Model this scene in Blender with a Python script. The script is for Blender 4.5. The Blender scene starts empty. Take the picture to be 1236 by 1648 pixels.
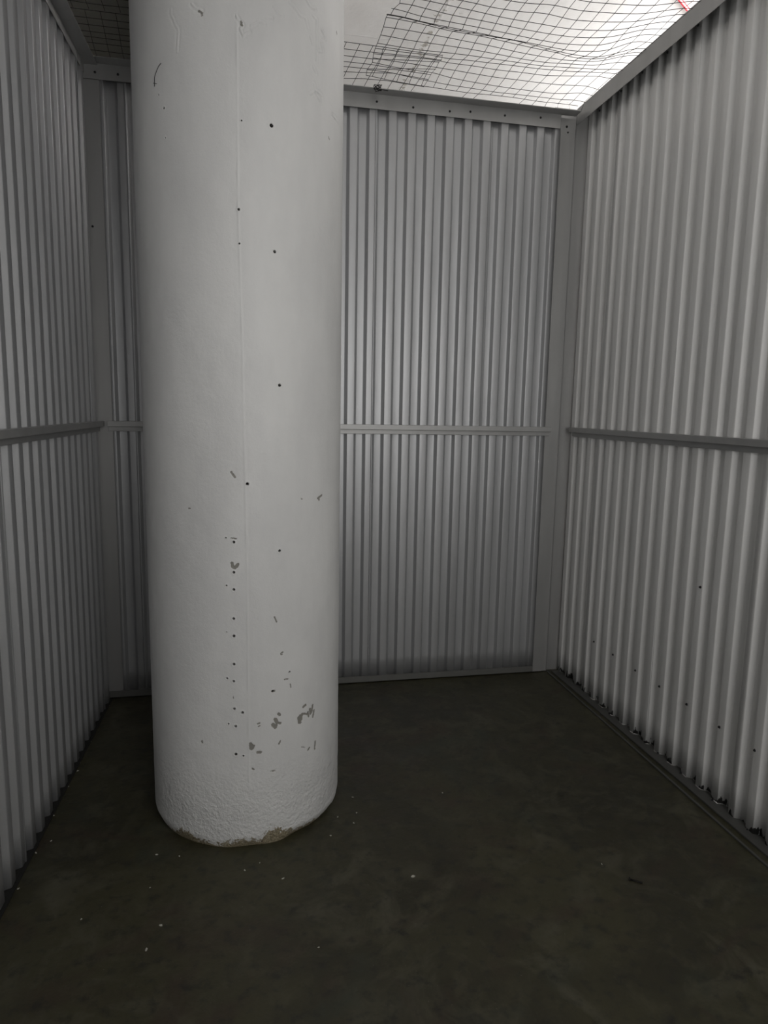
import bpy, bmesh, math, random
import numpy as np
from mathutils import Matrix, Vector, noise
random.seed(7)
scn = bpy.context.scene
COL = scn.collection
# ------------------------------------------------------------------ camera
CAM = Vector((-1.58438, -3.28874, 1.37285))
YAW, PITCH, ROLL, FPX = 0.202186, 0.148634, 0.018278, 1106.80
fw = Vector((math.sin(YAW)*math.cos(PITCH), math.cos(YAW)*math.cos(PITCH), -math.sin(PITCH)))
r0 = Vector((math.cos(YAW), -math.sin(YAW), 0)); u0 = r0.cross(fw)
rt = r0*math.cos(ROLL)+u0*math.sin(ROLL); up = -r0*math.sin(ROLL)+u0*math.cos(ROLL)
cd = bpy.data.cameras.new('camera'); cam = bpy.data.objects.new('camera', cd); COL.objects.link(cam)
cam.matrix_world = Matrix(((rt.x, up.x, -fw.x, CAM.x), (rt.y, up.y, -fw.y, CAM.y), (rt.z, up.z, -fw.z, CAM.z), (0, 0, 0, 1)))
cd.sensor_fit = 'VERTICAL'; cd.sensor_height = 24.0; cd.lens = FPX/1648*24.0; cd.clip_start = .02
scn.camera = cam
# ------------------------------------------------------------------ world, exposure
scn.view_settings.view_transform = 'Standard'; scn.view_settings.look = 'None'
scn.view_settings.gamma = 1; scn.view_settings.use_curve_mapping = False
scn.view_settings.exposure = 0.0
w = bpy.data.worlds.new('world'); scn.world = w; w.use_nodes = True
w.node_tree.nodes['Background'].inputs[0].default_value = (.9, .95, 1, 1)
w.node_tree.nodes['Background'].inputs[1].default_value = 0.006
# ------------------------------------------------------------------ lamps of the place and an added fill
def lamp(name, loc, direction, sx, sy, watts, col=(1, .985, .965), spread=180):
    l = bpy.data.lights.new(name, 'AREA'); l.shape = 'RECTANGLE'; l.size = sx; l.size_y = sy
    l.energy = watts; l.color = col; l.spread = math.radians(spread)
    o = bpy.data.objects.new(name, l); COL.objects.link(o); o.location = loc
    o.rotation_euler = Vector(direction).to_track_quat('-Z', 'Y').to_euler(); return o
CEIL = 3.30
lamp('corridor_light', (-.3, -3.8, 3.22), (0, .5, -1), 1.0, .25, 7)
lamp('corridor_fill', (-.85, -4.3, 1.6), (-.05, 1, -.02), 1.5, .9, 16.5, spread=140)  # added upright fill lamp behind the camera, no window there
lamp('neighbour_light', (2.7, .3, 2.6), (-.3, 0, 1), .25, 1.3, 470)
# measured marks on the column as (arc length, height) in metres, net rows and flecks in plan metres
HOLES=[(-0.0574,0.9917,0.0022),(-0.0348,0.9790,0.0038),(-0.0361,0.8883,0.0038),(-0.0581,0.8486,0.0024),(-0.0368,0.8360,0.0038),(-0.0385,0.7470,0.0038),(-0.0596,0.7057,0.0016),(-0.0385,0.6932,0.0042),(0.1006,0.9472,0.0040),(-0.0397,0.6049,0.0040),(-0.0607,0.5603,0.0030),(-0.0412,0.5512,0.0036),(-0.0405,0.4631,0.0038),(-0.0164,0.4498,0.0042),(-0.0586,0.4147,0.0026),(-0.0374,0.4066,0.0040),(-0.0378,0.3158,0.0044),(-0.0154,0.3093,0.0028),(0.1316,0.5608,0.0034),(0.0767,0.5095,0.0032),(0.0830,2.1321,0.0050),(-0.0088,1.9057,0.0034),(-0.0082,1.8164,0.0026),(0.0899,1.8035,0.0040),(0.1029,1.4353,0.0044),(0.0062,1.1503,0.0044),(-0.2418,2.2102,0.0024),(-0.2229,2.1731,0.0030),(-0.2205,2.0970,0.0022),(0.0020,2.1336,0.0018)]
CHIPS=[(-0.0410,0.9163,-0.0396,0.9084,0.0044),(-0.0396,0.9065,-0.0329,0.9017,0.0049),(-0.0329,0.9017,-0.0260,0.9084,0.0049),(-0.0260,0.9084,-0.0236,0.9135,0.0035),(0.0059,0.3479,0.0073,0.3307,0.0040),(0.0067,0.3487,0.0161,0.3392,0.0035),(0.0161,0.3392,0.0105,0.3295,0.0044),(0.0841,0.4157,0.0882,0.4076,0.0057),(0.0882,0.4041,0.1002,0.3999,0.0040),(0.0765,0.4000,0.0839,0.3900,0.0057),(0.0882,0.3999,0.0848,0.3911,0.0044),(0.0943,0.4321,0.0986,0.4278,0.0044),(0.1635,0.4027,0.1654,0.3846,0.0035),(0.1704,0.4072,0.1715,0.3827,0.0040),(0.1781,0.4093,0.1755,0.3925,0.0040),(0.1817,0.4095,0.1994,0.4025,0.0031),(0.1833,0.4318,0.1923,0.4357,0.0040),(0.2021,0.4082,0.2050,0.3931,0.0035),(0.2106,0.4165,0.2135,0.3991,0.0040),(0.2229,0.4257,0.2182,0.4028,0.0035),(0.2290,0.4057,0.2242,0.3851,0.0035),(0.2352,0.2967,0.2328,0.2713,0.0031),(0.2024,0.2795,0.2081,0.2855,0.0031),(0.1766,0.2987,0.1887,0.2935,0.0018),(0.0955,0.3325,0.1008,0.3409,0.0027),(0.0291,0.4095,0.0351,0.4113,0.0022),(0.0318,0.4006,0.0358,0.4027,0.0018),(0.1029,0.6262,0.1097,0.6292,0.0022),(0.1029,0.6211,0.1084,0.6227,0.0018),(0.0684,0.2468,0.0823,0.2464,0.0022),(-0.1448,0.3524,-0.1436,0.3461,0.0027),(0.0283,0.3162,0.0375,0.3158,0.0044),(0.0118,0.2655,0.0158,0.2616,0.0027),(0.0742,0.5090,0.0813,0.5095,0.0035),(0.1146,0.5397,0.1257,0.5396,0.0022),(0.1347,0.5205,0.1369,0.5093,0.0018),(-0.0435,0.5025,-0.0424,0.4954,0.0013),(-0.0393,1.1845,-0.0289,1.1702,0.0032),(0.2514,1.0983,0.2641,1.1029,0.0034),(0.2453,1.0950,0.2514,1.0886,0.0025),(-0.0278,0.9893,-0.0421,0.9911,0.0017),(0.2917,2.1581,0.2949,2.1542,0.0024),(0.3402,2.4641,0.3433,2.4593,0.0024),(0.0036,2.3771,0.0058,2.3678,0.0031),(-0.1077,2.3975,-0.0969,2.3926,0.0024),(-0.1004,2.3893,-0.0971,2.3848,0.0018),(0.2435,1.0958,0.2531,1.0982,0.0031),(0.1753,1.1001,0.1782,1.0990,0.0022),(-0.1724,1.0739,-0.1674,1.0742,0.0022),(0.0834,0.7440,0.0899,0.7280,0.0022)]
CRACKS=[[(-0.006,2.388),(0.006,2.370),(0.001,2.358),(0.010,2.344),(0.024,2.355)],[(0.029,2.371),(0.049,2.383),(0.065,2.382)],[(0.138,2.455),(0.155,2.445),(0.169,2.433),(0.188,2.433),(0.201,2.408)],[(0.093,2.429),(0.101,2.418),(0.114,2.415)],[(0.215,2.452),(0.230,2.445),(0.231,2.338)],[(0.194,2.481),(0.208,2.468),(0.222,2.469)],[(0.252,2.431),(0.270,2.415),(0.249,2.392),(0.261,2.374),(0.241,2.368)],[(0.219,2.319),(0.230,2.309)],[(0.219,2.277),(0.230,2.257),(0.246,2.239)],[(0.208,2.392),(0.215,2.376)],[(-0.191,2.413),(-0.183,2.381),(-0.168,2.363),(-0.174,2.304)],[(-0.274,2.429),(-0.288,2.334)],[(0.313,2.227),(0.365,2.223)],[(0.208,2.245),(0.230,2.262),(0.254,2.256)],[(0.070,2.397),(0.083,2.400)],[(-0.127,2.417),(-0.113,2.405),(-0.098,2.398)]]
PENCIL=[(-0.229,2.287),(-0.239,2.281),(-0.246,2.273),(-0.253,2.264),(-0.256,2.257),(-0.257,2.246),(-0.257,2.235)]
PENCIL2=[(-0.263,2.245),(-0.248,2.240)]
SEAM=[(-0.008,2.328),(-0.010,1.917),(-0.003,1.536),(0.002,0.927),(0.002,0.443),(0.001,0.214)]
ROWS=[[[(-1.016,-0.717),(-0.868,-0.733),(-0.785,-0.727),(-0.698,-0.715),(-0.58,-0.715),(-0.503,-0.724)],[(-0.399,-0.763),(-0.247,-0.779),(-0.15,-0.802),(-0.066,-0.858),(-0.027,-0.904)]],[[(-1.029,-0.703),(-0.94,-0.702),(-0.855,-0.692),(-0.76,-0.679),(-0.637,-0.665),(-0.526,-0.658),(-0.412,-0.65)],[(-0.385,-0.706),(-0.231,-0.727),(-0.15,-0.746),(-0.087,-0.794),(-0.027,-0.836)]],[[(-1.022,-0.66),(-0.991,-0.665),(-0.931,-0.653),(-0.873,-0.644),(-0.839,-0.636),(-0.756,-0.629),(-0.646,-0.621),(-0.526,-0.607),(-0.41,-0.599)],[(-0.357,-0.651),(-0.219,-0.671),(-0.151,-0.7),(-0.096,-0.747),(-0.039,-0.781)]],[[(-1.045,-0.626),(-0.989,-0.616),(-0.931,-0.6),(-0.874,-0.595),(-0.825,-0.59),(-0.705,-0.58),(-0.59,-0.568),(-0.467,-0.553),(-0.362,-0.545)],[(-0.312,-0.602),(-0.217,-0.621),(-0.158,-0.651),(-0.108,-0.702),(-0.023,-0.735)]],[[(-1.053,-0.586),(-0.987,-0.581),(-0.933,-0.569),(-0.875,-0.561),(-0.815,-0.555),(-0.702,-0.545),(-0.594,-0.531),(-0.476,-0.522),(-0.354,-0.508)],[(-0.297,-0.551),(-0.193,-0.57),(-0.159,-0.601),(-0.076,-0.683),(-0.027,-0.686)]],[[(-1.054,-0.582),(-0.987,-0.577),(-0.932,-0.566),(-0.874,-0.557),(-0.811,-0.544),(-0.676,-0.534),(-0.518,-0.523),(-0.364,-0.491)],[(-0.273,-0.503),(-0.145,-0.539),(-0.121,-0.587),(-0.085,-0.632),(-0.024,-0.633)]],[[(-1.052,-0.565),(-1.0,-0.562),(-0.947,-0.556),(-0.893,-0.548),(-0.808,-0.532),(-0.672,-0.524),(-0.557,-0.506),(-0.438,-0.488),(-0.328,-0.475)],[(-0.27,-0.477),(-0.201,-0.476),(-0.14,-0.491),(-0.108,-0.529),(-0.063,-0.578),(-0.022,-0.588)]],[[(-1.049,-0.5),(-0.997,-0.5),(-0.943,-0.497),(-0.885,-0.491),(-0.793,-0.483),(-0.723,-0.475),(-0.614,-0.463),(-0.499,-0.443),(-0.38,-0.431),(-0.275,-0.424)],[(-0.247,-0.43),(-0.148,-0.447),(-0.106,-0.479),(-0.07,-0.518),(-0.026,-0.534)]],[[(-1.048,-0.442),(-0.997,-0.437),(-0.942,-0.43),(-0.883,-0.427),(-0.775,-0.424),(-0.672,-0.418),(-0.56,-0.405),(-0.445,-0.392),(-0.336,-0.388)],[(-0.233,-0.403),(-0.132,-0.417),(-0.063,-0.47),(-0.029,-0.468)]],[[(-1.049,-0.38),(-0.995,-0.376),(-0.939,-0.372),(-0.882,-0.368),(-0.759,-0.37),(-0.67,-0.37),(-0.559,-0.364),(-0.452,-0.362),(-0.342,-0.358)],[(-0.218,-0.374),(-0.107,-0.391),(-0.019,-0.413)]],[[(-1.05,-0.338),(-0.995,-0.34),(-0.942,-0.338),(-0.826,-0.341),(-0.745,-0.324),(-0.676,-0.331),(-0.566,-0.33),(-0.46,-0.334),(-0.356,-0.333)],[(-0.203,-0.344),(-0.079,-0.371),(-0.024,-0.374)]],[[(-1.049,-0.294),(-0.949,-0.303),(-0.806,-0.308),(-0.736,-0.293),(-0.62,-0.292),(-0.514,-0.284),(-0.412,-0.289),(-0.3,-0.286)],[(-0.186,-0.31),(-0.072,-0.338),(-0.022,-0.33)]],[[(-1.045,-0.261),(-0.997,-0.258),(-0.877,-0.256),(-0.721,-0.243),(-0.62,-0.233),(-0.51,-0.225),(-0.401,-0.225),(-0.286,-0.222),(-0.188,-0.225)],[(-0.116,-0.238),(-0.072,-0.242),(-0.019,-0.22)]],[[(-1.04,-0.224),(-0.94,-0.209),(-0.768,-0.202),(-0.702,-0.178),(-0.612,-0.163),(-0.501,-0.153),(-0.388,-0.143),(-0.277,-0.142),(-0.169,-0.141)],[(-0.11,-0.157),(-0.067,-0.177),(-0.019,-0.158)]],[[(-1.051,-0.158),(-0.941,-0.16),(-0.832,-0.137),(-0.681,-0.109),(-0.553,-0.102),(-0.441,-0.09),(-0.325,-0.093),(-0.223,-0.093),(-0.11,-0.086)],[(-0.08,-0.096),(-0.065,-0.102),(-0.015,-0.088)]],[[(-1.047,-0.109),(-0.943,-0.092),(-0.791,-0.073),(-0.667,-0.061),(-0.561,-0.055),(-0.445,-0.059),(-0.332,-0.058),(-0.213,-0.048),(-0.091,-0.048),(-0.023,-0.047)],[]]]
ROWS2=[[(-1.211,-0.372),(-1.190,-0.374),(-1.053,-0.372),(-0.938,-0.368),(-0.777,-0.362)],
[(-1.204,-0.318),(-1.183,-0.320),(-1.050,-0.320),(-0.872,-0.330),(-0.770,-0.325)],
[(-1.198,-0.268),(-1.175,-0.267),(-1.048,-0.268),(-0.946,-0.286),(-0.775,-0.308)],
[(-1.191,-0.218),(-1.169,-0.220),(-1.047,-0.222),(-0.936,-0.210),(-0.773,-0.248)],
[(-1.186,-0.177),(-1.163,-0.179),(-1.052,-0.182),(-0.935,-0.202),(-0.779,-0.196)],
[(-1.179,-0.131),(-1.156,-0.132),(-1.050,-0.149),(-0.943,-0.168),(-0.778,-0.150)],
[(-1.171,-0.069),(-1.148,-0.072),(-1.048,-0.092),(-0.948,-0.096),(-0.780,-0.080)]]
FLECKS=[(-2.208, -0.105, 1.0, 'pale paint fleck, first from the back corner along the foot of the left wall', 'paint flecks along the left wall'), (-2.212, -0.264, 1.0, 'pale paint fleck, second from the back corner along the foot of the left wall', 'paint flecks along the left wall'), (-2.216, -0.454, 1.0, 'pale paint fleck, third from the back corner along the foot of the left wall', 'paint flecks along the left wall'), (-2.22, -0.625, 1.0, 'pale paint fleck, fourth from the back corner along the foot of the left wall', 'paint flecks along the left wall'), (-2.214, -0.688, 1.0, 'pale paint fleck, fifth from the back corner along the foot of the left wall', 'paint flecks along the left wall'), (-2.222, -0.797, 1.0, 'pale paint fleck, sixth from the back corner along the foot of the left wall', 'paint flecks along the left wall'), (-2.198, -1.124, 1.0, 'pale paint fleck, eighth from the back corner along the foot of the left wall', 'paint flecks along the left wall'), (-2.228, -1.178, 1.0, 'pale paint fleck, ninth from the back corner along the foot of the left wall', 'paint flecks along the left wall'), (-2.23, -1.341, 1.0, 'pale paint fleck, tenth from the back corner along the foot of the left wall', 'paint flecks along the left wall'), (-2.227, -0.979, 1.0, 'pale paint fleck, seventh from the back corner along the foot of the left wall', 'paint flecks along the left wall'), (-2.028, -1.497, 0.8, 'tiny paint fleck on dark floor midway between left wall and viewer', None), (-1.816, -1.558, 1.3, 'larger pale paint fleck on the floor, upper one of two in the left foreground', None), (-1.843, -1.639, 1.3, 'pale paint fleck on the floor, lower one of two in the left foreground', None), (-1.862, -1.251, 1, 'left one of two dull paint flecks by the left front of the column foot', None), (-1.794, -1.27, 0.9, 'right one of two dull paint flecks by the left front of the column foot', None), (-1.864, -1.401, 0.6, 'faint tiny paint speck on the floor below the two flecks left of the column', None), (-1.597, -1.372, 1.1, 'pale paint fleck on the floor straight in front of the column foot', None), (-1.486, -1.428, 1.1, 'pale paint fleck in front of the column foot, a little right of its centre', None), (-1.239, -1.193, 0.9, 'pale paint fleck right of the column foot, second nearest the viewer', 'paint flecks right of the column foot'), (-1.22, -1.136, 0.9, 'pale paint fleck right of the column foot, second farthest from the viewer', 'paint flecks right of the column foot'), (-1.323, -1.248, 0.9, 'pale paint fleck right of the column foot, nearest the viewer', 'paint flecks right of the column foot'), (-1.287, -1.15, 0.9, 'pale paint fleck right of the column foot, third farthest from the viewer', 'paint flecks right of the column foot'), (-1.219, -1.039, 0.9, 'pale paint fleck right of the column foot, farthest from the viewer', 'paint flecks right of the column foot'), (-1.552, -1.345, 0.7, 'small dull paint fleck touching the front of the column foot', None), (-1.106, -1.487, 1.5, 'brightest white paint fleck in the middle of the dark floor', None), (-0.893, -1.066, 0.9, 'pale paint fleck on the floor between column and right wall', None), (-1.411, -1.708, 0.8, 'tiny paint fleck on the floor in the foreground below the column', None), (-0.52, -1.533, 0.7, 'tiny paint fleck on the floor nearest the loose screw', None)]
H = 2.8
def S(P, s=.979):            # heights measured on one plane, carried to a nearer parallel plane
    return CAM.x+(P[0]-CAM.x)*s, CAM.y+(P[1]-CAM.y)*s
# ------------------------------------------------------------------ materials
def mat(name, base, rough=.5, metal=0.0, spec=.5):
    m = bpy.data.materials.new(name); m.use_nodes = True; nt = m.node_tree
    b = nt.nodes['Principled BSDF']; b.inputs['Base Color'].default_value = (*base, 1)
    b.inputs['Roughness'].default_value = rough; b.inputs['Metallic'].default_value = metal
    b.inputs['Specular IOR Level'].default_value = spec
    return m, nt, b
def N(nt, t, **k):
    n = nt.nodes.new(t)
    for a, v in k.items():
        if a.startswith('i_'): n.inputs[int(a[2:])].default_value = v
        else: setattr(n, a, v)
    return n
def L(nt, a, b): nt.links.new(a, b)
def coords(nt, scale=(1, 1, 1)):
    g = N(nt, 'ShaderNodeNewGeometry'); m = N(nt, 'ShaderNodeMapping'); m.inputs['Scale'].default_value = scale
    L(nt, g.outputs['Position'], m.inputs[0]); return m.outputs[0]
def nz(nt, vec, sc, det=4, rough=.5, dist=0):
    n = N(nt, 'ShaderNodeTexNoise'); n.inputs['Scale'].default_value = sc; n.inputs['Detail'].default_value = det
    n.inputs['Roughness'].default_value = rough; n.inputs['Distortion'].default_value = dist
    L(nt, vec, n.inputs['Vector']); return n.outputs['Fac']
def ramp(nt, f, stops):
    r = N(nt, 'ShaderNodeValToRGB'); e = r.color_ramp.elements
    while len(e) < len(stops): e.new(.5)
    for x, (p, c) in zip(e, stops): x.position = p; x.color = (c, c, c, 1) if not hasattr(c, '__len__') else (*c, 1)
    L(nt, f, r.inputs[0]); return r.outputs[0]
def mix(nt, f, a, b):
    m = N(nt, 'ShaderNodeMix', data_type='RGBA')
    for s, v in ((0, f), (6, a), (7, b)):
        if hasattr(v, 'is_linked') or hasattr(v, 'links'): L(nt, v, m.inputs[s])
        else: m.inputs[s].default_value = v if s == 0 else (*v, 1)
    return m.outputs[2]
def math_(nt, op, a, b=None, clamp=False):
    m = N(nt, 'ShaderNodeMath', operation=op, use_clamp=clamp)
    for s, v in ((0, a), (1, b)):
        if v is None: continue
        if hasattr(v, 'links'): L(nt, v, m.inputs[s])
        else: m.inputs[s].default_value = v
    return m.outputs[0]
def bump(nt, b, h, dist, strength=1):
    n = N(nt, 'ShaderNodeBump'); n.inputs['Distance'].default_value = dist; n.inputs['Strength'].default_value = strength
    L(nt, h, n.inputs['Height']); L(nt, n.outputs[0], b.inputs['Normal'])

def sheet_mat(name, base, rough, metal, bottom_rust=False):
    m, nt, b = mat(name, base, rough, metal)
    v = coords(nt, (9, 9, .5)); f = nz(nt, v, 1.6, 4)
    v2 = coords(nt, (60, 60, 3)); f2 = nz(nt, v2, 1.0, 3)
    c = mix(nt, ramp(nt, f, [(.35, 0), (.65, 1)]), tuple(x*.94 for x in base), tuple(x*1.04 for x in base))
    c = mix(nt, math_(nt, 'MULTIPLY', f2, .25), c, tuple(x*.88 for x in base))
    if bottom_rust:                                  # paint flaked off along the cut lower edge
        g = N(nt, 'ShaderNodeNewGeometry'); s = N(nt, 'ShaderNodeSeparateXYZ'); L(nt, g.outputs['Position'], s.inputs[0])
        n1 = nz(nt, coords(nt, (1, 1, .35)), 42, 3, .6)
        d = math_(nt, 'SUBTRACT', math_(nt, 'MULTIPLY', math_(nt, 'SUBTRACT', n1, .5), .16), s.outputs[2])
        k = math_(nt, 'MULTIPLY', math_(nt, 'ADD', d, .012), 400, True)
        c = mix(nt, k, c, (.045, .045, .043))
    L(nt, c, b.inputs['Base Color'])
    r = math_(nt, 'ADD', math_(nt, 'MULTIPLY', f, .12), rough-.06); L(nt, r, b.inputs['Roughness'])
    bump(nt, b, nz(nt, coords(nt, (5, 5, 1.2)), 2.2, 2), .0025)
    return m
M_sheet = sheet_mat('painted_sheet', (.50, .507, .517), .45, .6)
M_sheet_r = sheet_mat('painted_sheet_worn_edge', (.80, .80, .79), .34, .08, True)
M_trim = sheet_mat('trim_steel', (.42, .42, .415), .45, .5)
M_base = sheet_mat('dark_base_steel', (.10, .10, .094), .5, .3)
M_base2 = sheet_mat('grey_base_steel', (.17, .17, .16), .5, .3)
M_screw = mat('dark_screw', (.03, .03, .032), .5, .6)[0]
M_wire = mat('net_wire', (.035, .034, .033), .6, .3)[0]
M_red = mat('red_plastic', (.75, .05, .07), .45)[0]
M_dark = mat('gap_shade_black', (.012, .012, .011), .8)[0]
M_nail = mat('rusty_nail', (.012, .010, .008), .7, .3)[0]

def floor_mat():
    m, nt, b = mat('dark_concrete', (.05, .047, .034), .5)
    v = coords(nt)
    a = nz(nt, v, 1.6, 6, .6, .6); c = nz(nt, v, 4.2, 9, .66, 1.0); d = nz(nt, v, 24, 5, .62)
    c0 = mix(nt, ramp(nt, a, [(.35, 0), (.62, 1)]), (.021, .0188, .0085), (.043, .0395, .0175))
    c1 = mix(nt, ramp(nt, c, [(.52, 0), (.70, 1)]), c0, (.074, .070, .046))
    e = nz(nt, coords(nt, (1, 1.3, 1)), 2.9, 5, .6, 1.2)
    c1 = mix(nt, ramp(nt, e, [(.54, 0), (.68, .75)]), c1, (.036, .024, .014))
    g2 = nz(nt, coords(nt, (1.1, .9, 1)), 3.6, 6, .6, .8)
    c1 = mix(nt, ramp(nt, g2, [(.56, 0), (.70, .7)]), c1, (.030, .035, .022))
    h3 = nz(nt, v, 11, 7, .68, .4)
    c1 = mix(nt, ramp(nt, h3, [(.50, 0), (.66, .55)]), c1, (.064, .060, .033))
    c2 = mix(nt, ramp(nt, d, [(.52, 0), (.70, .8)]), c1, (.014, .013, .009))
    sp = nz(nt, v, 150, 2, .5)
    c3 = mix(nt, ramp(nt, sp, [(.74, 0), (.78, .7)]), c2, (.16, .15, .12))
    L(nt, c3, b.inputs['Base Color'])
    r = ramp(nt, c, [(.3, .46), (.7, .62)]); L(nt, r, b.inputs['Roughness'])
    bump(nt, b, nz(nt, v, 60, 5, .6), .0012)
    return m
M_floor = floor_mat()

def ceil_mat():
    m, nt, b = mat('white_painted_concrete', (.74, .72, .71), .75)
    g = N(nt, 'ShaderNodeNewGeometry'); s = N(nt, 'ShaderNodeSeparateXYZ'); L(nt, g.outputs['Position'], s.inputs[0])
    v = coords(nt); n1 = nz(nt, v, 26, 5, .65); n2 = nz(nt, v, 4, 4, .6)
    def seam(axis, at, half):                        # board mark with flaked paint along it
        d = math_(nt, 'ABSOLUTE', math_(nt, 'SUBTRACT', s.outputs[axis], at))
        e = math_(nt, 'SUBTRACT', math_(nt, 'MULTIPLY', math_(nt, 'SUBTRACT', n1, .52), .22*half/.02), d)
        return math_(nt, 'MULTIPLY', math_(nt, 'ADD', e, half*.25), 300, True)
    k1 = seam(0, -.612, .02)
    c = mix(nt, ramp(nt, n2, [(.3, 0), (.7, 1)]), (.70, .68, .665), (.78, .765, .755))
    c = mix(nt, math_(nt, 'MULTIPLY', k1, .8), c, (.36, .33, .29))
    spots = ramp(nt, nz(nt, v, 11, 6, .7), [(.66, 0), (.70, .65)])
    c = mix(nt, spots, c, (.42, .40, .37))
    L(nt, c, b.inputs['Base Color'])
    h1 = math_(nt, 'SUBTRACT', 1, math_(nt, 'MULTIPLY', math_(nt, 'ABSOLUTE', math_(nt, 'SUBTRACT', s.outputs[0], -.60)), 90, True))
    h2 = math_(nt, 'SUBTRACT', 1, math_(nt, 'MULTIPLY', math_(nt, 'ABSOLUTE', math_(nt, 'SUBTRACT', s.outputs[1], .59)), 90, True))
    h = math_(nt, 'ADD', math_(nt, 'MULTIPLY', math_(nt, 'MAXIMUM', math_(nt, 'MULTIPLY', h1, math_(nt, 'SUBTRACT', math_(nt, 'MULTIPLY', n1, 2.4), .8, True)), h2), .7), math_(nt, 'MULTIPLY', n1, .7))
    bump(nt, b, h, .0022)
    return m
M_ceil = ceil_mat()

def column_mat():
    m, nt, b = mat('column_white_paint', (.72, .72, .71), .5)
    at = N(nt, 'ShaderNodeAttribute', attribute_name='chip'); g = N(nt, 'ShaderNodeNewGeometry')
    s = N(nt, 'ShaderNodeSeparateXYZ'); L(nt, g.outputs['Position'], s.inputs[0])
    v = coords(nt); fine = nz(nt, v, 330, 3, .6); mid = nz(nt, v, 90, 4, .6); big = nz(nt, coords(nt, (1, 1, .4)), 5, 4, .6)
    k = math_(nt, 'MULTIPLY', math_(nt, 'SUBTRACT', math_(nt, 'MULTIPLY', math_(nt, 'SUBTRACT', fine, .45), .006), at.outputs['Fac']), 2500, True)
    white = mix(nt, ramp(nt, big, [(.35, 0), (.65, 1)]), (.71, .71, .705), (.79, .79, .78))
    c = mix(nt, k, white, (.27, .262, .235))
    # bare sandy concrete at the foot
    sa = N(nt, 'ShaderNodeAttribute', attribute_name='sand')
    lim = math_(nt, 'MULTIPLY', math_(nt, 'SUBTRACT', mid, .5), .09)
    lim = math_(nt, 'ADD', lim, math_(nt, 'MULTIPLY', math_(nt, 'SUBTRACT', fine, .5), .03))
    kb = math_(nt, 'MULTIPLY', math_(nt, 'SUBTRACT', math_(nt, 'ADD', lim, sa.outputs['Fac']), s.outputs[2]), 120, True)
    sand = mix(nt, ramp(nt, nz(nt, v, 200, 4, .7), [(.35, 0), (.65, 1)]), (.13, .105, .06), (.42, .37, .26))
    c = mix(nt, kb, c, sand)
    ho = N(nt, 'ShaderNodeAttribute', attribute_name='hole_shade')
    c = mix(nt, ramp(nt, ho.outputs['Fac'], [(.3, 0), (.7, 1)]), c, (.035, .032, .028))  # near-black painted into the drill holes for their unlit depth
    L(nt, c, b.inputs['Base Color'])
    # brushed paint grain, rough plaster low down
    rz = N(nt, 'ShaderNodeMapRange'); L(nt, s.outputs[2], rz.inputs[0])
    for i, x in ((1, .30), (2, .12), (3, .12), (4, 1)): rz.inputs[i].default_value = x
    h = math_(nt, 'ADD', math_(nt, 'MULTIPLY', math_(nt, 'MULTIPLY', mid, rz.outputs[0]), 1.0), math_(nt, 'MULTIPLY', fine, .05))
    h = math_(nt, 'ADD', h, math_(nt, 'MULTIPLY', nz(nt, coords(nt, (1, 1, .12)), 60, 3), .05))
    bump(nt, b, h, .006)
    return m
M_col = column_mat()
M_fleck = mat('paint_fleck', (.42, .41, .36), .7)[0]
M_pencil = mat('pencil_grey', (.04, .04, .045), .8)[0]

# ------------------------------------------------------------------ object helpers
def mesh_obj(name, V, F, m, parent=None, smooth=False):
    me = bpy.data.meshes.new(name); me.from_pydata([tuple(v) for v in V], [], F); me.update()
    me.materials.append(m)
    if smooth: me.polygons.foreach_set('use_smooth', [True]*len(me.polygons))
    o = bpy.data.objects.new(name, me); COL.objects.link(o)
    if parent: o.parent = parent
    return o
def struct(o): o['kind'] = 'structure'; return o
def tag(o, label, cat, group=None):
    o['label'] = label; o['category'] = cat
    if group: o['group'] = group
    return o
class MB:
    def __init__(s): s.V = []; s.F = []
    def box(s, x0, x1, y0, y1, z0, z1, fn=None):
        n = len(s.V)
        P = [(x, y, z) for x in (x0, x1) for y in (y0, y1) for z in (z0, z1)]
        if fn: P = [fn(*p) for p in P]
        s.V += P
        s.F += [tuple(n+i for i in f) for f in ((0, 1, 3, 2), (4, 6, 7, 5), (0, 4, 5, 1), (2, 3, 7, 6), (0, 2, 6, 4), (1, 5, 7, 3))]
    def tube(s, pts, r, n=4, closed_ends=True):
        pts = [Vector(p) for p in pts]; base = len(s.V)
        for i, p in enumerate(pts):
            t = (pts[min(i+1, len(pts)-1)]-pts[max(i-1, 0)]).normalized()
            a = t.cross(Vector((0, 0, 1)));
            if a.length < 1e-3: a = t.cross(Vector((1, 0, 0)))
            a.normalize(); c = t.cross(a)
            for k in range(n):
                g = 2*math.pi*k/n; s.V.append(tuple(p+(a*math.cos(g)+c*math.sin(g))*r))
        for i in range(len(pts)-1):
            for k in range(n):
                q = (k+1) % n; s.F.append((base+i*n+k, base+i*n+q, base+(i+1)*n+q, base+(i+1)*n+k))
        s.F.append(tuple(base+k for k in range(n))[::-1]); s.F.append(tuple(base+(len(pts)-1)*n+k for k in range(n)))
    def build(s, name, m, parent=None, smooth=False): return mesh_obj(name, s.V, s.F, m, parent, smooth)

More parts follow.
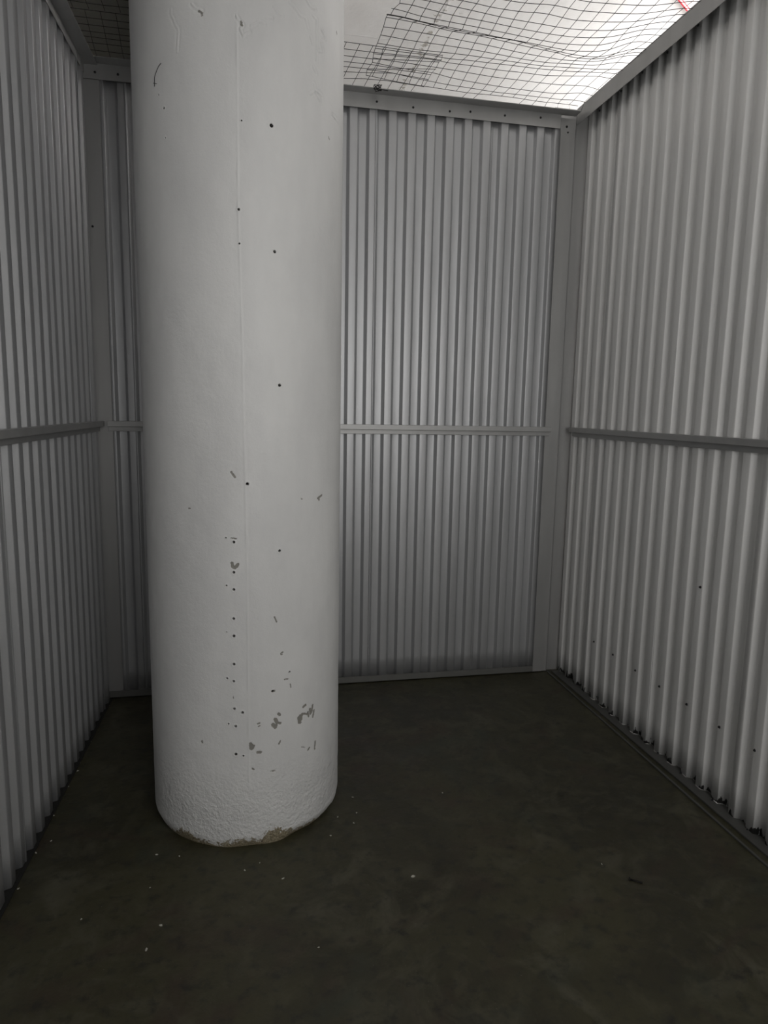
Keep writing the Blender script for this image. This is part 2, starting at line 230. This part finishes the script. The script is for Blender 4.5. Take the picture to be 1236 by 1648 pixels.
PITCH_R = .0895
def profile(s0, s1, ph, depth=.0185, flat=.0345, slope=.0105):
    """polyline (s, d) of the trapezoid ribs; ph = where a falling slope (towards +s) is centred."""
    rec = PITCH_R-flat-2*slope; r = .0022
    pts = []
    k0 = int(math.floor((s0-ph)/PITCH_R))-1; k1 = int(math.ceil((s1-ph)/PITCH_R))+1
    for k in range(k0, k1+1):
        c = ph+k*PITCH_R                              # falling slope centre
        a = c-slope/2; b = c+slope/2                  # crest end, recess start
        e = b+rec; f = e+slope                        # recess end, next crest start
        L_ = math.hypot(slope, depth); ux, ud = slope/L_*r, depth/L_*r
        pts += [(a-r, depth), (a-r*.25, depth-.0003), (a+ux, depth-ud), (b-ux, ud), (b+r*.25, .0003), (b+r, 0),
                (e-r, 0), (e-r*.25, .0003), (e+ux, ud), (f-ux, depth-ud), (f+r*.25, depth-.0003), (f+r, depth)]
    out = [p for p in pts if s0 <= p[0] <= s1]
    def at(s):
        for p, q in zip(pts, pts[1:]):
            if p[0] <= s <= q[0]: return p[1]+(q[1]-p[1])*(s-p[0])/max(q[0]-p[0], 1e-9)
        return 0
    return [(s0, at(s0))]+out+[(s1, at(s1))]
def corrugated(name, org, U, Nn, s0, s1, z0, z1, ph, m, lap_at=0, lap_side=1):
    """sheets of six ribs side by side; each overlaps the next by one crest"""
    V = []; F = []; org = Vector(org); U = Vector(U); Nn = Vector(Nn); rng = random.Random(name)
    T = .0012
    W = PITCH_R*6; edges = []
    k = math.floor((s0-lap_at)/W)
    while lap_at+k*W < s1: edges.append(lap_at+k*W); k += 1
    nzr = 26
    for i, e in enumerate(edges):
        a = max(s0, e); b_ = min(s1, e+W+.026)
        if b_-a < .01: continue
        off = .0022 if i % 2 else 0.0
        pr = profile(a, b_, ph); base = len(V); n = len(pr)
        seed = rng.random()*50; zb = z0+(rng.random()-.5)*.003
        for j in range(nzr+1):
            z = zb+(z1-zb)*j/nzr
            for (s, d) in pr:
                wv = .0011*noise.noise(Vector((s*3+seed, z*1.4, seed)))
                V.append(org+U*s+Nn*(d+off+wv)+Vector((0, 0, z)))
        for j in range(nzr):
            for q in range(n-1):
                x = base+j*n+q; F.append((x, x+1, x+n+1, x+n))
        # turned sheet edge seen at the lap
        for (side, idx) in ((a, 0), (b_, n-1)):
            bb = len(V)
            for j in (0, nzr):
                p = V[base+j*n+idx]; V.append(p); V.append(p-Nn*(off+T))
            F.append((bb, bb+1, bb+3, bb+2))
    o = mesh_obj(name, V, F, m, None, True)
    md = o.modifiers.new('thickness', 'SOLIDIFY'); md.thickness = .0006; md.offset = 0
    return struct(o)

# ------------------------------------------------------------------ floor, ceiling
def grid_plane(name, x0, x1, y0, y1, z, th, m):
    b = MB(); b.box(x0, x1, y0, y1, min(z, z+th), max(z, z+th)); return struct(b.build(name, m))
grid_plane('floor', -5, 4, -4.7, 4.5, 0, -.1, M_floor)
grid_plane('ceiling', -5, 4, -4.7, 4.5, CEIL, .1, M_ceil)
b = MB(); b.box(-1.92, -1.46, -4.7, 4.5, 3.02, CEIL); struct(b.build('added_shade_beam', M_ceil))  # unseen beam added behind the column to keep the left ceiling dark
M_plain = mat('plain_white_wall', (.6, .6, .59), .7)[0]
b = MB(); b.box(-5, 4, -4.8, -4.7, 0, CEIL); struct(b.build('wall_corridor', M_plain))

# ------------------------------------------------------------------ corrugated walls
LA = math.atan(.0252)                                # the left wall opens a little towards the viewer
LU = Vector((.0252, 1, 0)).normalized(); LN = Vector((LU.y, -LU.x, 0)); LO = Vector((-2.232, 0, 0))
def lf(d, s, z): p = LO+LU*s+LN*d; return (p.x, p.y, z)
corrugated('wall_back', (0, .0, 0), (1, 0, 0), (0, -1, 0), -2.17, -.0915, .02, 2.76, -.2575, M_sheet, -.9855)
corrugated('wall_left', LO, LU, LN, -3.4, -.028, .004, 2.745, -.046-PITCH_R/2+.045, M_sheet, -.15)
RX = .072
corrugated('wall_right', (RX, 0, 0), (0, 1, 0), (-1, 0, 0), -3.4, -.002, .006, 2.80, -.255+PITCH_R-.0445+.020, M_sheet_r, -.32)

# ------------------------------------------------------------------ trims
def screw(x, y, z, n, parent, r=.0042, name='screw'):
    """flanged hex head standing on a face whose outward normal is n"""
    n = Vector(n).normalized(); a = n.cross(Vector((0, 0, 1)))
    if a.length < .1: a = Vector((1, 0, 0))
    a.normalize(); c = n.cross(a); p = Vector((x, y, z)); V = []; F = []
    rings = [(r*1.5, 0), (r*1.5, .0012), (r, .0014), (r*.95, .0048), (r*.6, .0056)]
    for k, (rr, h) in enumerate(rings):
        for i in range(6): g = math.pi/3*i; V.append(p+a*math.cos(g)*rr+c*math.sin(g)*rr+n*h)
    for k in range(len(rings)-1):
        for i in range(6): j = (i+1) % 6; F.append((k*6+i, k*6+j, k*6+6+j, k*6+6+i))
    F.append(tuple(range((len(rings)-1)*6, len(rings)*6)))
    o = mesh_obj(name, V, F, M_screw, parent); return o
# back head angle: vertical leg on the sheet, flat leg towards the room
b = MB()
b.box(-2.235, -.094, -.0245, -.0225, 2.703, 2.766); b.box(-2.235, -.02, -.083, -.0225, 2.764, 2.7665)
b.box(-2.235, -.09, -.0225, .01, 2.7640, 2.7665); b.box(-2.235, -.116, .004, .006, 2.70, 2.766)
t1 = struct(b.build('trim_1', M_trim))
for x, z in ((-.9822, 2.7394), (-.8146, 2.7318), (-.6418, 2.7318), (-.5433, 2.7398), (-.3755, 2.7396), (-.198, 2.7475), (-1.16, 2.735), (-2.08, 2.736), (-2.17, 2.735)):
    screw(CAM.x+(x-CAM.x)*1.0, -.0245, z-.006, (0, -1, -.12), t1, .0036)
# right head angle: wide flat leg over the sheets
b = MB(); b.box(-.0025, .095, -3.4, .0, 2.8055, 2.808); b.box(-.0025, 0, -3.4, -.001, 2.734, 2.8055); b.box(.093, .095, -3.4, 0, 2.70, 2.8055)
t2 = struct(b.build('trim_2', M_trim))
# left head angle
b = MB(); b.box(-.028, .074, -3.4, -.0, 2.757, 2.7595, lf); b.box(.0185, .021, -3.4, -.03, 2.722, 2.757, lf)
t3 = struct(b.build('trim_3', M_trim))
# middle rails: proud upper lip over a flat lower leg
def rail(name, fn, s0, s1, d0):
    b = MB()
    b.box(d0, d0+.026, s0, s1, 1.2745, 1.2985, fn); b.box(d0, d0+.006, s0, s1, 1.2535, 1.2745, fn)
    o = struct(b.build(name, M_trim)); md = o.modifiers.new('b', 'BEVEL'); md.width = .0012; md.segments = 2; return o
backf = lambda d, s, z: (s, -d, z)
rightf = lambda d, s, z: (RX-d, s, z)
rail('trim_4', backf, -2.175, -.070, .0215)
rail('trim_5', rightf, -3.4, -.045, .0215)
rail('trim_6', lf, -3.4, -.0475, .0215)
# corner posts
b = MB(); b.box(-.092, -.040, -.0215, -.0190, .004, 2.752); b.box(-.042, -.012, -.0185, -.0165, .004, 2.752)
b.box(-.092, -.0905, -.0200, .006, .004, 2.752); b.box(-.0135, -.012, -.0185, -.004, .004, 2.752)
tp = struct(b.build('trim_7', M_trim))
screw(-.062, -.0215, 2.715, (0, -1, 0), tp, .004); screw(-.055, -.0215, 2.69, (0, -1, 0), tp, .003); 
b = MB(); b.box(-2.222, -2.156, -.0215, -.0190, .004, 2.702); b.box(-2.2225, -2.221, -.0200, .004, .004, 2.702); b.box(-2.1575, -2.156, -.0200, 0.002, .004, 2.702)
tq = struct(b.build('trim_8', M_trim)); screw(-2.205, -.0215, 2.12, (0, -1, 0), tq, .0035)
# dark slot behind the right post
b = MB(); b.box(-.115, .095, .004, .007, 0, 2.806); struct(b.build('trim_9', M_trim))
# floor tracks back and right, painted gap shade left
b = MB(); b.box(-2.222, -.092, -.0235, -.0215, .003, .036); b.box(-2.222, -.092, -.0235, .02, .003, .005)
struct(b.build('baseboard_back', M_base2))
b = MB()
b.box(.012, .092, -3.4, -.03, .001, .0045); b.box(.090, .092, -3.4, .004, .001, .05); b.box(.012, .0145, -3.4, -.03, .0045, .007)  # rear upright plate added to block light leaking under the sheets
def edge(x, y, z): return (x-.009*(-y-.2)/1.4, y, z)
b.box(-.016, -.008, -3.4, -.03, .0005, .006, edge)
tb = struct(b.build('baseboard_right', M_base))
b = MB(); b.box(-.01, .03, -3.4, -.028, .001, .004, lf); struct(b.build('gap_shade_left', M_dark))  # near-black strip paints the shade of the gap under the left sheets
wr = bpy.data.objects['wall_right']; K = (RX-.018+1.58438)/1.58438
for y, z in [(-.913, 2.726), (-.733, 2.720), (-.567, 2.723), (-.405, 2.721), (-.225, 2.713), (-.056, 2.717),
             (-.480, .323), (-.649, .322), (-.828, .319), (-.997, .319), (-1.168, .321), (-1.347, .318), (-1.515, .320), (-1.382, 1.615), (-1.186, .768),
             (-.318, .044), (-.655, .051), (-1.024, .056), (-1.170, .051), (-1.348, .049), (-1.520, .048)]:
    yy = CAM.y+(y-CAM.y)*K; zz = CAM.z+(z-CAM.z)*K
    pr = profile(yy-.001, yy+.001, -.255+PITCH_R-.0445+.020); d = pr[0][1]
    K2 = (RX-d+1.58438)/1.58438; yy = CAM.y+(y-CAM.y)*K2; zz = CAM.z+(z-CAM.z)*K2
    screw(RX-d-.002, yy, zz, (-1, 0, 0), wr, .0036)

# ------------------------------------------------------------------ round column
CX, CY, CR = -1.582, -.946, .318
def seg_d(A, Z, x0, y0, x1, y1):
    dx, dy = x1-x0, y1-y0; L2 = max(dx*dx+dy*dy, 1e-12)
    t = np.clip(((A-x0)*dx+(Z-y0)*dy)/L2, 0, 1); return np.hypot(A-x0-t*dx, Z-y0-t*dy)
def vnoise(A, Z, sc, seed):
    rs = np.random.RandomState(seed); g = rs.rand(256, 256)
    x = A*sc+1000; y = Z*sc+1000; xi = np.floor(x).astype(int); yi = np.floor(y).astype(int); fx = x-xi; fy = y-yi
    fx = fx*fx*(3-2*fx); fy = fy*fy*(3-2*fy); q = lambda i, j: g[i % 256, j % 256]
    return (q(xi, yi)*(1-fx)+q(xi+1, yi)*fx)*(1-fy)+(q(xi, yi+1)*(1-fx)+q(xi+1, yi+1)*fx)*fy-.5
def column():
    half = math.pi*CR
    front = np.arange(-.50, .50, .0026); back = np.concatenate([np.arange(-half, -.50, .02), np.arange(.50, half, .02)])
    a = np.concatenate([front, back]); z = np.arange(0, CEIL+.02, .0034); z[0] = 0
    for (ha, hz, r) in HOLES:
        a = np.concatenate([a, ha+r*np.array([-1.6, -1.12, -.98, -.82, -.5, 0, .5, .82, .98, 1.12, 1.6])]); z = np.concatenate([z, hz+r*np.array([-1.6, -1.12, -.98, -.82, -.5, 0, .5, .82, .98, 1.12, 1.6])])
    def uniq(v, e=.00025):
        v = np.sort(v); o = [v[0]]
        for q in v[1:]:
            if q-o[-1] > e: o.append(q)
        return np.array(o)
    a = uniq(a); a = a[a < half-.002]; z = uniq(z); z = z[z <= CEIL+.01]
    A, Z = np.meshgrid(a, z); nA, nZ = len(a), len(z)
    R = np.zeros_like(A)
    R += .0014*vnoise(A, Z*.5, 9, 1)+.0009*vnoise(A, Z, 28, 2)
    low = np.clip((.30-Z)/.16, 0, 1)+.0
    R += (.5+.2*np.clip(A/.2, -1, 1))*low*(.0011*vnoise(A, Z, 75, 3)+.0009*vnoise(A, Z, 150, 4)+.0030*vnoise(A, Z, 26, 5))
    R -= np.clip((.035-Z)/.035, 0, 1)**1.5*.012*(1+1.6*vnoise(A, Z*0, 12, 9))
    # formwork joint: a small step with a ridge
    sz = np.array([p[1] for p in SEAM][::-1]); sa = np.array([p[0] for p in SEAM][::-1]); sx = np.interp(Z, sz, sa)
    m = (Z < 2.40) & (Z > .21)
    R += np.where(m, .0007*np.exp(-((A-sx)/.0032)**2)*(1+2*vnoise(A*0, Z, 20, 6)) - .0006*np.clip((A-sx)/.004, 0, 1)*np.clip(1-(A-sx)/.05, 0, 1), 0)
    for c in CRACKS[:11]+CRACKS[12:]:                 # curled and wrinkled paint
        d = np.full_like(A, 9.)
        for p, q in zip(c, c[1:]): d = np.minimum(d, seg_d(A+.006*vnoise(A, Z, 60, 7), Z, *p, *q))
        R += 2.8*(.45+1.1*np.abs(vnoise(A, Z, 70, 8))*2)*(.0006*np.exp(-(d/.0026)**2)-.0008*np.exp(-((d-.0045)/.0018)**2))*(.45 if c is CRACKS[10] else 1)
    chip = np.full_like(A, .05)
    for (x0, y0, x1, y1, r) in CHIPS: chip = np.minimum(chip, seg_d(A, Z, x0, y0, x1, y1)-r)
    R -= .0010*np.clip(-chip/.0015+.3, 0, 1)
    hole_shade = np.zeros_like(A)
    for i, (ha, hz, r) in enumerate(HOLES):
        d = np.hypot(A-ha, Z-hz); hole_shade = np.where(d <= r*1.0, 1., hole_shade); R = np.where(d <= r*1.0, -.003, R); R = np.where(d <= r*.86, -.045, R); R += .0007*np.exp(-((d-r*1.6)/(r*.5))**2)*(d > r)
    Rr = CR+R; th = A/CR
    co = np.stack([CX+Rr*np.sin(th), CY-Rr*np.cos(th), Z], -1).reshape(-1, 3)
    i = np.arange(nZ-1)[:, None]*nA; j = np.arange(nA)[None, :]; j2 = (j+1) % nA
    F = np.stack([i+j, i+j2, i+nA+j2, i+nA+j], -1).reshape(-1, 4)
    me = bpy.data.meshes.new('concrete_column'); me.vertices.add(len(co)); me.vertices.foreach_set('co', co.astype(np.float32).ravel())
    me.loops.add(F.size); me.loops.foreach_set('vertex_index', F.ravel().astype(np.int32))
    me.polygons.add(len(F)); me.polygons.foreach_set('loop_start', np.arange(0, F.size, 4, dtype=np.int32))
    me.polygons.foreach_set('use_smooth', np.ones(len(F), bool)); me.update(calc_edges=True); me.validate()
    at = me.attributes.new('chip', 'FLOAT', 'POINT'); at.data.foreach_set('value', chip.ravel().astype(np.float32))
    G = lambda c, w_, h_: h_*np.exp(-((A-c)/w_)**2)
    sand = .010+G(-.205, .06, .028)+G(-.03, .05, .020)+G(.085, .055, .042)+G(.20, .06, .012)+.006*vnoise(A, Z*0, 30, 12)
    at = me.attributes.new('hole_shade', 'FLOAT', 'POINT'); at.data.foreach_set('value', hole_shade.ravel().astype(np.float32))
    at = me.attributes.new('sand', 'FLOAT', 'POINT'); at.data.foreach_set('value', sand.ravel().astype(np.float32))
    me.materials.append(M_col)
    o = bpy.data.objects.new('concrete_column', me); COL.objects.link(o)
    tag(o, 'thick round white-painted concrete column with drill holes and flaked paint', 'column'); return o
colo = column()
def on_col(a, z, h=.0006): t = a/CR; return (CX+(CR+h)*math.sin(t), CY-(CR+h)*math.cos(t), z)
b = MB()
b.tube([on_col(*p) for p in PENCIL], .0009, 5); b.tube([on_col(*p) for p in PENCIL2], .0006, 5)
pm = b.build('scratch', M_pencil, colo); pm['label'] = 'dark curved scratch with a small cross at its lower end'

# ------------------------------------------------------------------ wire nets over the room
ZN = 2.772
def npt(x, y, dz=0):
    f = min(1, max(0, (x+.35)/.33)); z = ZN+(2.8035-ZN)*f*f*(3-2*f); s = (z-CAM.z)/(2.8-CAM.z)
    q = S((min(x, -.006), y), s); return (q[0], q[1], z+dz)
def interp(row, x):
    for (x0, y0), (x1, y1) in zip(row, row[1:]):
        if x0 <= x <= x1: return y0+(y1-y0)*(x-x0)/max(x1-x0, 1e-6)
    return None
def clean(row):
    out = []
    for p in row:
        if not out or p[0] > out[-1][0]+.004: out.append(p)
    return out
def smooth_row(row, lo, hi):
    row = clean(row); xs = np.array([p[0] for p in row]); ys = np.array([p[1] for p in row])
    g = np.linspace(max(lo, xs[0]), min(hi, xs[-1]), 60); y = np.interp(g, xs, ys)
    k = np.array([1, 2, 3, 2, 1.])/9; y2 = np.convolve(np.pad(y, 2, mode='edge'), k, 'valid'); return list(zip(g, y2))
def net():
    b = MB(); rows = []
    C_ = [r[1] for r in ROWS]; B_ = [r[0] for r in ROWS]
    for i, B in enumerate(B_):
        if i <= 5: c = C_[i+1]
        elif i == 6: c = [((p[0]+q[0])/2, (p[1]+q[1])/2) for p, q in zip(C_[6], C_[7])]
        else: c = C_[i]
        c = [p for p in c if p[0] > B[-1][0]+.01]
        rows.append(smooth_row(B+c+([(.045, c[-1][1]+.0)] if c else []), -1.06, .02))
    # regular mesh nearer than the measured part
    top = rows[0]; extra = []
    for k in range(1, 34):
        f = max(0, 1-k/8)
        extra.append([(x, -.72-.056*k+f*(y+.72)+.006*noise.noise(Vector((x*3, k*.4, 1)))) for x, y in ([(xx, top[0][1]) for xx in np.arange(-1.03-.004*k, top[0][0], .03)]+top)])
    allr = extra[::-1]+rows
    for ri, r in enumerate(allr):
        b.tube([npt(x, y, .004*noise.noise(Vector((x*4, y*4, 2)))) for x, y in r], .0012)
    n_ex = len(extra)
    for j in range(0, 21):
        pts = []
        for ri, r in enumerate(allr):
            k = ri-n_ex
            sh = 0 if k < 5 else (-.012 if k == 5 else -.028)
            sh += 0 if k < 10 else -.008
            x = -1.035+.0555*j+sh+(.004*math.sin(k*1.1+j*.6))+(.006*max(0, -k) if k < 0 else 0)*0
            y = interp(r, x)
            if y is None:
                if j == 0 or x < r[0][0]: y = r[0][1]; x = r[0][0]
                else: continue
            pts.append(npt(x, y, .004*noise.noise(Vector((x*4, y*4, 2)))))
        if len(pts) > 1:
            if pts[-1][1] > -.12: pts.append((pts[-1][0]-.01, -.072, 2.769))
            b.tube(pts, .0012)
    for j in (18.6, 19.2):                            # bunched strands beside the right wall
        pass
    o = b.build('wire_netting', M_wire)
    tag(o, 'large dark wire mesh over the room right of the column, with a crosswise pleat', 'netting')
net()
def net2():
    b = MB(); rows = []
    for r in ROWS2:
        rows.append([(x, r[0][1]+.0) for x in np.arange(-2.20, r[0][0], .05)]+list(r))
    rows = [[(x, y+.003*noise.noise(Vector((x*5, y*9, 4)))) for x, y in r] for r in rows]
    for r in rows: b.tube([npt(x, y, -.007) for x, y in r], .0012)
    nj = int((2.20-.76)/.0535)
    for j in range(nj+1):
        x0 = -2.20+.0535*j+.012; pts = []
        for k, r in enumerate(rows):
            x = x0-.004*k; y = interp(r, x)
            if y is not None: pts.append(npt(x, y, -.007))
        if len(pts) > 1:
            pts.append((pts[-1][0]-.004, -.072, 2.769)); b.tube(pts, .0012)
    # ragged edge strand hanging at the free side
    b.tube([npt(*r[-1], -.004) for r in rows], .0009)
    tag(b.build('wire_netting', M_wire), 'narrow strip of wire mesh along the back wall top, overlapping the large mesh', 'netting')
    b = MB()
    for k in range(1, 14):
        y = -.36-.05*k; b.tube([npt(x, y+.006*noise.noise(Vector((x*6, k, 5))), -.002) for x in np.arange(-2.20, -1.92, .03)], .0011)
    for j in range(5): b.tube([npt(-2.175+.055*j, y, -.002) for y in np.arange(-1.02, -.34, .05)], .0011)
    tag(b.build('wire_netting', M_wire), 'small dim patch of wire mesh between the left wall head and the column', 'netting')
net2()
b = MB()                                             # knot that ties the nets to the head angle
for k in range(5):
    a0 = k*1.3; pts = []
    for i in range(14):
        t = i/13*2*math.pi; pts.append((-.990+.014*math.cos(t+a0)*(1+.2*k % .5), -.084+.004*math.sin(2*t+k), 2.762+.010*math.sin(t)+.002*k))
    b.tube(pts, .0014)
b.tube([(-1.0, -.088, 2.764), (-.975, -.090, 2.757), (-.945, -.088, 2.757)], .0014); b.tube([(-.985, -.088, 2.755), (-1.002, -.090, 2.745)], .0014)
tag(b.build('wire_tie', M_wire), 'dark twisted wire knot tying the net to the back wall head angle', 'wire tie')
b = MB(); b.tube([(.02, -.42, 3.27), (.3578+.02, -.1716+.01, 3.262), (.4856+.01, -.0748, 3.262), (.75, .14, 3.27)], .0085, 10)
tag(b.build('red_cable', M_red, smooth=True), 'bright red cable running under the ceiling above the right wall', 'cable')

# ------------------------------------------------------------------ litter on the floor
def fleck_mesh(k):
    rs = random.Random(k); n = 7; V = []; r = .0032
    for h, s in ((.0002, 1), (.0016, .85)):
        for i in range(n): g = 2*math.pi*i/n; q = r*s*(.7+.6*random.Random(k*31+i).random()); V.append((q*math.cos(g)*1.3, q*math.sin(g)*.8, h+.0008*math.sin(g*2+k)*(h > .001)))
    F = [tuple(range(n))[::-1], tuple(range(n, 2*n))]+[(i, (i+1) % n, n+(i+1) % n, n+i) for i in range(n)]
    me = bpy.data.meshes.new('paint_fleck'); me.from_pydata(V, [], F); me.materials.append(M_fleck); return me
fm = [fleck_mesh(k) for k in range(5)]
for i, (x, y, sc, lab, grp) in enumerate(FLECKS):
    o = bpy.data.objects.new('paint_fleck', fm[i % 5]); COL.objects.link(o)
    o.location = (x, y, .0002); o.scale = (sc, sc, sc); o.rotation_euler = (0, 0, i*1.7); tag(o, lab, 'paint fleck', grp)
b = MB(); b.tube([(-.4750, -1.6170, .0045), (-.4600, -1.6260, .004), (-.4467, -1.6360, .0035)], .0028, 8)
nl = b.build('screw', M_nail, smooth=True)
b = MB(); b.tube([(-.4782, -1.6148, .0055), (-.4752, -1.6168, .0055)], .0055, 8); b.build('screw_head', M_nail, nl)
tag(nl, 'dark loose screw lying on the floor near the right wall', 'screw')
